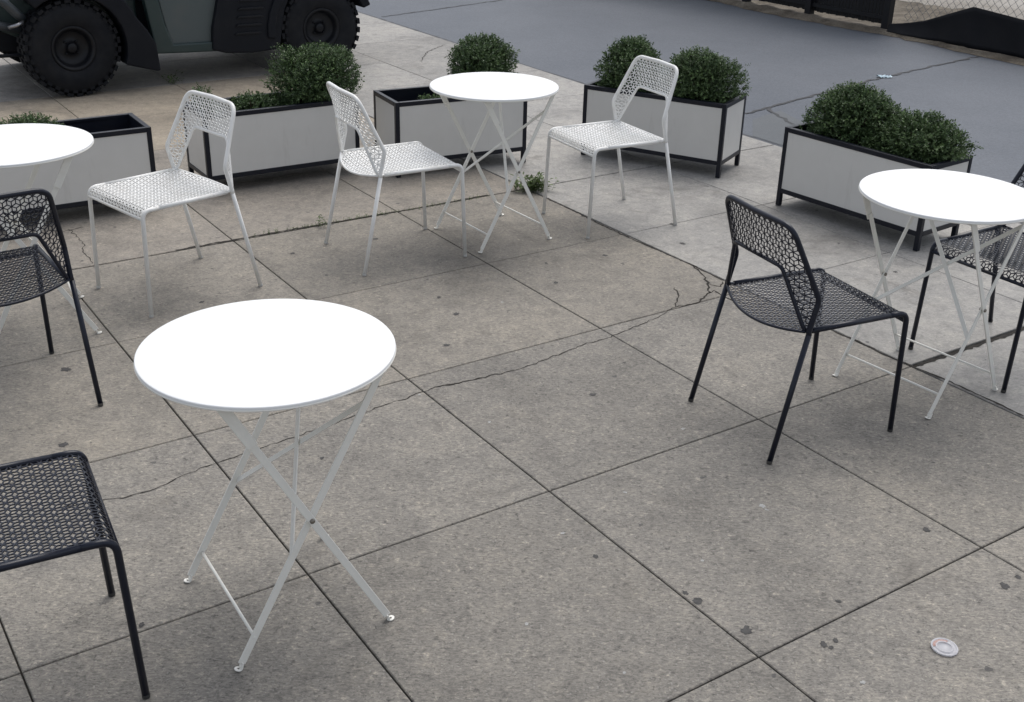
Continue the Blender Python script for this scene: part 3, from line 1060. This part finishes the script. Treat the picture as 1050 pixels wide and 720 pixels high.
# ------------------------------------------------------------------ utility vehicle
def build_vehicle():
    v = empty('utility_vehicle', gp(2.931, 8.47, 0), GA)      # local x: towards the rear, y: away from the walk side
    WB = .945                                            # half wheelbase
    TR = .335
    W = 1.42

    def wheel(x, y, steer=0, name='wheel'):
        w = empty(name, (x, y, TR)); w.parent = v; w.rotation_euler.z = steer
        s = 1 if y < W / 2 else -1                        # outer face points to -y on the near side
        tw = .18
        bm = bmesh.new()
        prof = [(.150, .01), (.165, -.004), (.215, -.016), (.275, -.010), (.304, .008), (.319, .035), (.322, tw / 2), (.319, tw - .035), (.304, tw - .008), (.275, tw + .010), (.215, tw + .012), (.15, tw - .01)]
        prof = [(a, b * s) for a, b in prof]
        lathe(bm, prof, 64, axis='y')
        # tread lugs
        nl = 30
        for k in range(nl):
            for row, (y0, y1, off) in enumerate(((-.001, .044, 0), (.050, .088, .5), (.092, .130, 0), (.136, .181, .5))):
                a = 2 * PI * (k + off) / nl
                Mx = Matrix.Rotation(a, 4, 'Y') @ Matrix.Translation((0, 0, TR - .0115))
                z0 = -.012 if row in (0, 3) else -.004
                box(bm, -.021, .021, min(y0 * s, y1 * s), max(y0 * s, y1 * s), z0, .0100, M=Mx)
            for yy in ((-.010, .010),):
                a = 2 * PI * (k + .5) / nl
                Mx = Matrix.Rotation(a, 4, 'Y') @ Matrix.Translation((0, 0, .292))
                box(bm, -.017, .017, min(-.004 * s, .02 * s), max(-.012 * s, .02 * s), -.008, .016, M=Mx)
        obj('tyre', bm, M['tyre'], w)
        bm = bmesh.new()
        prof = [(0, .030), (.028, .028), (.034, .034), (.036, .060), (.075, .066), (.110, .056), (.122, .040), (.128, .012), (.140, .000), (.152, -.002), (.156, .006), (.152, .03), (.14, .16), (0, .16)]
        lathe(bm, [(a, b * s) for a, b in prof], 48, axis='y')
        rim = obj('rim', bm, M['rim_dark'], w)
        bm = bmesh.new()
        for k in range(4):
            a = PI / 4 + k * PI / 2
            lathe(bm, [(0, .048 * s), (.009, .049 * s), (.010, .07 * s)], 6, Matrix.Translation((.056 * math.cos(a), 0, .056 * math.sin(a))), axis='y')
        obj('lug_nuts', bm, M['rim_dark'], rim)
    wheel(-WB, 0, R(4)); wheel(WB, 0); wheel(-WB, W, R(4)); wheel(WB, W)

    def X(a): return a - 2.931
    # ---- body side, near and far (shapes in x,z, thickness in y)
    def arc(cx, cz, r_, a0, a1, n=14):
        return [(cx + r_ * math.cos(R(a0 + (a1 - a0) * k / n)), cz + r_ * math.sin(R(a0 + (a1 - a0) * k / n))) for k in range(n + 1)]
    for side in (0, 1):
        y = lambda d: d if side == 0 else W - d
        # front fender flare: black arch over the wheel ending in a mud flap
        bm = bmesh.new()
        o_ = arc(-WB, TR, .49, 128, 22); i_ = arc(-WB, TR, .365, -22, 128)
        poly = o_ + [(-WB + .520, .43), (-WB + .572, .33), (-WB + .588, .135), (-WB + .56, .132), (-WB + .38, .185)] + i_
        prism(bm, poly, y(-.03), y(.20))
        obj('fender', bm, M['black_plastic'], v, bevel=.012)
        bm = bmesh.new(); prism(bm, arc(-WB, TR, .45, 175, -22), y(.27), y(.285))
        obj('wheel_well', bm, M['black_plastic'], v)
        bm = bmesh.new(); box(bm, X(2.30), X(2.70), min(y(.252), y(.268)), max(y(.252), y(.268)), .24, .95)
        obj('wheel_well', bm, M['black_plastic'], v)
        bm = bmesh.new(); prism(bm, arc(WB, TR, .45, 200, 5), y(.27), y(.285))
        obj('wheel_well', bm, M['black_plastic'], v)
        # rear fender
        bm = bmesh.new()
        poly = arc(WB, TR, .455, 185, 20) + arc(WB, TR, .385, 20, 187)
        prism(bm, poly, y(-.02), y(.22))
        obj('fender', bm, M['black_plastic'], v, bevel=.012)
        # green sill and door surround
        bm = bmesh.new()
        poly = [(X(2.56), .245), (X(3.03), .225), (X(3.03), .30), (X(2.70), .305), (X(2.655), .44), (X(2.615), .66), (X(2.52), .95), (X(2.44), .95), (X(2.52), .62), (X(2.55), .40)]
        prism(bm, poly, y(.02), y(.10))
        obj('sill', bm, M['body_green'], v, bevel=.012)
        # door
        bm = bmesh.new()
        poly = [(X(2.69), .298), (X(3.02), .290), (X(3.07), .60), (X(3.06), .98), (X(2.53), .98), (X(2.62), .66), (X(2.66), .44)]
        prism(bm, poly, y(.045), y(.075))
        d = obj('door', bm, M['door_grey'], v, bevel=.008)
        bm = bmesh.new(); box(bm, X(2.93), X(3.02), min(y(.02), y(.045)), max(y(.02), y(.045)), .82, .85)
        obj('handle', bm, M['black_plastic'], d, bevel=.004)
        # black side panel under the seat and bed, with louvres
        bm = bmesh.new()
        poly = [(X(2.985), .240), (X(3.09), .210), (X(3.30), .195), (X(3.52), .205), (X(3.545), .33), (X(3.58), .50), (X(3.66), .66), (X(3.66), .80), (X(3.10), .80), (X(3.06), .62), (X(3.0), .40)]
        prism(bm, poly, y(.0), y(.11))
        pn = obj('side_panel', bm, M['black_plastic'], v, bevel=.012)
        for k, z in enumerate((.345, .405, .465, .525, .585)):
            bm = bmesh.new()
            x0, x1 = X(3.16 + .012 * k), X(3.38 + .012 * k)
            prism(bm, [(x0, z - .006), (x0 + .02, z + .010), (x1 - .03, z + .010), (x1, z - .002), (x1 - .03, z - .010)], y(-.012), y(.01))
            obj('louvre', bm, M['rim_dark'], pn, bevel=.004)
        # headlight
        bm = bmesh.new()
        prism(bm, [(-1.47, .80), (-1.36, .82), (-1.28, .86), (-1.36, .90), (-1.45, .87)], y(.12), y(.30))
        obj('headlight', bm, M['lamp_lens'], v, bevel=.015)
        # nose side, inner wheel arch
        bm = bmesh.new()
        prism(bm, [(-1.45, .50), (-1.30, .42), (-1.22, .38), (-.66, .38), (-.50, .30), (-.42, .30), (-.42, .90), (-.60, .96), (-1.25, .90), (-1.46, .80)], y(.20), y(.32))
        obj('front_quarter', bm, M['body_green'], v, bevel=.02)
        # lower suspension arms
        bm = bmesh.new()
        for xx in (-WB - .12, -WB + .12, WB - .12, WB + .12):
            tube(bm, [(xx, y(.22), TR - .05), (xx * .97, y(.52), TR - .01)], .016, 8)
        obj('suspension', bm, M['black_plastic'], v)
    # centre tub, underbody, hood
    bm = bmesh.new(); box(bm, -1.25, 1.30, .36, W - .36, .27, .42)
    obj('chassis', bm, M['black_plastic'], v, bevel=.03)
    bm = bmesh.new(); box(bm, -.40, .18, .08, W - .08, .255, .285)
    obj('floor_pan', bm, M['black_plastic'], v, bevel=.006)
    bm = bmesh.new()
    prism(bm, [(-1.47, .78), (-1.40, .90), (-1.05, .985), (-.55, 1.03), (-.40, 1.03), (-.40, .97), (-.55, .96), (-1.3, .84)], .16, W - .16)
    obj('hood', bm, M['body_green'], v, bevel=.03)
    bm = bmesh.new(); prism(bm, [(-.42, .60), (-.40, 1.03), (-.28, 1.03), (-.22, .85), (-.30, .60)], .12, W - .12)
    obj('dashboard', bm, M['black_plastic'], v, bevel=.02)
    # front: grille, bumper bars, winch, tow plate
    bm = bmesh.new(); prism(bm, [(-1.48, .48), (-1.44, .48), (-1.44, .80), (-1.48, .80)], .22, W - .22)
    obj('grille', bm, M['black_plastic'], v, bevel=.01)
    bm = bmesh.new()
    for yy in (.34, W - .34):
        tube(bm, fillet([(-1.30, yy, .40), (-1.50, yy, .36), (-1.58, yy, .62), (-1.50, yy, .80)], .06), .022, 10)
    tube(bm, [(-1.585, .20, .62), (-1.585, W - .20, .62)], .022, 10)
    tube(bm, fillet([(-1.25, .13, .47), (-1.44, .12, .52), (-1.52, .20, .62)], .05), .030, 10)
    tube(bm, fillet([(-1.25, W - .13, .47), (-1.44, W - .12, .52), (-1.52, W - .20, .62)], .05), .030, 10)
    tube(bm, fillet([(-1.55, .06, .80), (-1.36, .03, .68), (-1.27, .05, .58), (-1.20, .16, .52)], .08), .032, 12)
    obj('bumper', bm, M['rim_grey'], v)
    bm = bmesh.new(); box(bm, -1.44, -1.22, .30, W - .30, .30, .40)
    tube(bm, [(-1.62, .05, .325), (-1.18, .10, .30)], .014, 8)
    tube(bm, [(-1.62, .05, .325), (-1.62, W - .05, .325)], .014, 8)
    obj('skid_plate', bm, M['black_plastic'], v, bevel=.01)
    bm = bmesh.new(); tube(bm, fillet([(-1.345, .03, .505), (-1.30, .0, .52), (-1.25, .02, .535)], .03), .013, 8)
    obj('tow_hook', bm, M['steel'], v)
    # seats
    for yy in (.18, W / 2 + .03):
        bm = bmesh.new()
        box(bm, .10, .55, yy, yy + .50, .64, .78)
        st = obj('seat', bm, M['seat_vinyl'], v, bevel=.05, seg=4)
        bm = bmesh.new()
        prism(bm, [(.52, .76), (.66, 1.25), (.74, 1.25), (.62, .74)], yy, yy + .50)
        obj('seat_back', bm, M['seat_vinyl'], st, bevel=.04, seg=4)
    bm = bmesh.new()
    cs = Vector((-.05, .42, .98)); ax = Vector((-.75, 0, .66)).normalized(); o1 = ax.orthogonal().normalized(); o2 = ax.cross(o1)
    tube(bm, [cs + (o1 * math.cos(2 * PI * k / 24) + o2 * math.sin(2 * PI * k / 24)) * .17 for k in range(24)], .014, 8, closed=True)
    tube(bm, [cs, cs + Vector((-.25, 0, -.20))], .02, 8)
    for k in range(3):
        tube(bm, [cs, cs + (o1 * math.cos(2.1 * k) + o2 * math.sin(2.1 * k)) * .168], .01, 6)
    obj('steering_wheel', bm, M['black_plastic'], v)
    # cargo bed
    bm = bmesh.new()
    box(bm, .74, 1.50, .06, W - .06, .80, .84)
    box(bm, .74, 1.50, .05, .09, .84, 1.08); box(bm, .74, 1.50, W - .09, W - .05, .84, 1.08)
    box(bm, .74, .78, .095, W - .095, .84, 1.08); box(bm, 1.46, 1.50, .095, W - .095, .84, 1.08)
    obj('cargo_bed', bm, M['body_green'], v, bevel=.01)
    # roll cage and roof
    bm = bmesh.new()
    for yy in (.09, W - .09):
        tube(bm, fillet([(-.42, yy, .95), (-.10, yy, 1.86), (.68, yy, 1.88), (.72, yy, .80)], .10), .025, 10)
    for xx, zz in ((-.06, 1.86), (.66, 1.87), (.70, 1.2)):
        tube(bm, [(xx, .09, zz), (xx, W - .09, zz)], .022, 10)
    obj('roll_cage', bm, M['black_plastic'], v)
    bm = bmesh.new(); prism(bm, [(-.22, 1.88), (-.10, 1.93), (.66, 1.94), (.78, 1.90), (.78, 1.885), (-.22, 1.865)], .04, W - .04)
    obj('roof', bm, M['black_plastic'], v, bevel=.015)
    bm = bmesh.new()
    for yy in (.10, W - .30):
        box(bm, 1.50, 1.52, yy, yy + .18, .88, .96)
    obj('tail_lights', bm, paint('red_lens', (.35, .02, .02), .2), v, bevel=.006)
    tag(v, 'dark green utility vehicle with knobby black tyres parked behind the planters', 'utility vehicle')


build_vehicle()


# ------------------------------------------------------------------ fences
def iron_fence():
    t = empty('iron_fence', gp(9.585, 8.6, 0), GA + PI / 2)          # local x runs along +b
    posts = [7.64 - 8.6, 8.66 - 8.6, 9.60 - 8.6, 2.0, 3.0, 4.0, 5.0]
    for x in posts:
        bm = bmesh.new(); box(bm, x - .038, x + .038, -.038, .038, -.02, 1.95)
        p = obj('post', bm, M['fence_black'], t, bevel=.004)
        bm = bmesh.new(); lathe(bm, [(0, 2.02), (.028, 2.0), (.044, 1.965), (.044, 1.951)], 12, Matrix.Translation((x, 0, 0)))
        obj('post_cap', bm, M['fence_black'], p)
    for x0, x1 in zip(posts, posts[1:]):
        bm = bmesh.new()
        a, b = x0 + .040, x1 - .040
        for z in (.12, 1.0, 1.82):
            box(bm, a, b, -.016, .016, z, z + .035)
        n = int((b - a) / .042)
        for k in range(n):
            xx = a + (b - a) * (k + .5) / n
            box(bm, xx - .0165, xx + .0165, -.034, -.0165, .072 + rs.uniform(-.004, .004), 1.88)
        obj('picket_panel', bm, M['fence_black'], t)
    tag(t, 'black metal fence of upright pickets and square posts across the road', 'fence')


iron_fence()


def chain_fence():
    t = empty('chain_link_fence', gp(9.60, 7.45, 0), GA - PI / 2)     # local x runs along -b
    L, H0, H1 = 3.9, .03, 1.8
    bm = bmesh.new()
    d = .040
    n = int(L / d); zs = int((H1 - H0) / d)
    for i in range(n):
        pts = []
        for j in range(zs + 1):
            right = (j + i) % 2
            pts.append(Vector(((i + (1.02 if right else -.02)) * d, .004 * (1 if j % 2 else -1), H0 + j * d)))
        tube(bm, pts, .0023, 4, cap=False)
    obj('wire_mesh', bm, M['galv'], t)
    for x in (2.0, 3.9):
        bm = bmesh.new(); tube(bm, [(x, .03, -.02), (x, .03, 1.9)], .026, 12)
        obj('post', bm, M['galv'], t)
    bm = bmesh.new(); tube(bm, [(.03, .03, 1.83), (3.9, .03, 1.83)], .02, 10)
    obj('top_rail', bm, M['galv'], t)
    tag(t, 'grey chain link fence at the top right corner above a black tarp', 'fence')
    # tarp hung along its foot
    t2 = gp(9.55, 7.45, 0)
    prof = [(-.12, .10), (.03, .125), (.28, .185), (.79, .385), (1.05, .365), (1.33, .345), (1.8, .33), (2.3, .36), (2.9, .32), (3.85, .34)]
    bm = bmesh.new()
    cols = []
    nn = 160
    for i in range(nn + 1):
        x = -.12 + 3.97 * i / nn
        for (x0, z0), (x1, z1) in zip(prof, prof[1:]):
            if x0 <= x <= x1 + 1e-6: zt = z0 + (z1 - z0) * (x - x0) / (x1 - x0); break
        c_ = []
        for j in range(9):
            s = j / 8
            y = .0 - (.014 + .010 * math.sin(x * 9 + s * 2) * (1 - .7 * s) + .005 * math.sin(x * 23 + 4 * s) * (1 - s) + .04 * (1 - s) ** 2)
            c_.append(bm.verts.new((x, -y, .028 + (zt - .028) * s)))
        cols.append(c_)
    for a, b in zip(cols, cols[1:]):
        for j in range(8):
            bm.faces.new((a[j], b[j], b[j + 1], a[j + 1])).smooth = True
    o = obj('black_tarp', bm, M['tarp']); o.location = t2; o.rotation_euler.z = GA - PI / 2
    for v_ in o.data.vertices: v_.co.y = -v_.co.y
    md = o.modifiers.new('thick', 'SOLIDIFY'); md.thickness = .003
    tag(o, 'black tarp with a peaked top hung along the foot of the chain link fence', 'tarp')


chain_fence()

# ------------------------------------------------------------------ light
w = bpy.data.worlds.new('World'); sc.world = w; w.use_nodes = True
nt = w.node_tree; bg = nt.nodes['Background']
sky = nt.nodes.new('ShaderNodeTexSky'); sky.sky_type = 'NISHITA'; sky.sun_disc = False
SUN_EL, SUN_AZ = R(64), R(20)        # azimuth from +Y towards +X
sky.sun_elevation = SUN_EL; sky.sun_rotation = SUN_AZ
sky.air_density = 1.0; sky.dust_density = 3.0; sky.ozone_density = 1.0
hs = nt.nodes.new('ShaderNodeHueSaturation'); hs.inputs['Saturation'].default_value = .38
nt.links.new(sky.outputs[0], hs.inputs['Color']); nt.links.new(hs.outputs[0], bg.inputs[0])
bg.inputs[1].default_value = .14
sun = bpy.data.objects.new('sun', bpy.data.lights.new('sun', 'SUN')); col.objects.link(sun)
sun.data.energy = .95; sun.data.angle = R(40); sun.data.color = (1, .97, .92)
dv = Vector((math.sin(SUN_AZ) * math.cos(SUN_EL), math.cos(SUN_AZ) * math.cos(SUN_EL), math.sin(SUN_EL)))
sun.rotation_euler = (-dv).to_track_quat('-Z', 'Y').to_euler()

sc.view_settings.view_transform = 'Standard'; sc.view_settings.look = 'None'
sc.view_settings.gamma = 1; sc.view_settings.use_curve_mapping = False
sc.view_settings.exposure = .45
sc.render.engine = 'CYCLES'
sc.cycles.use_denoising = True
sc.cycles.max_bounces = 6
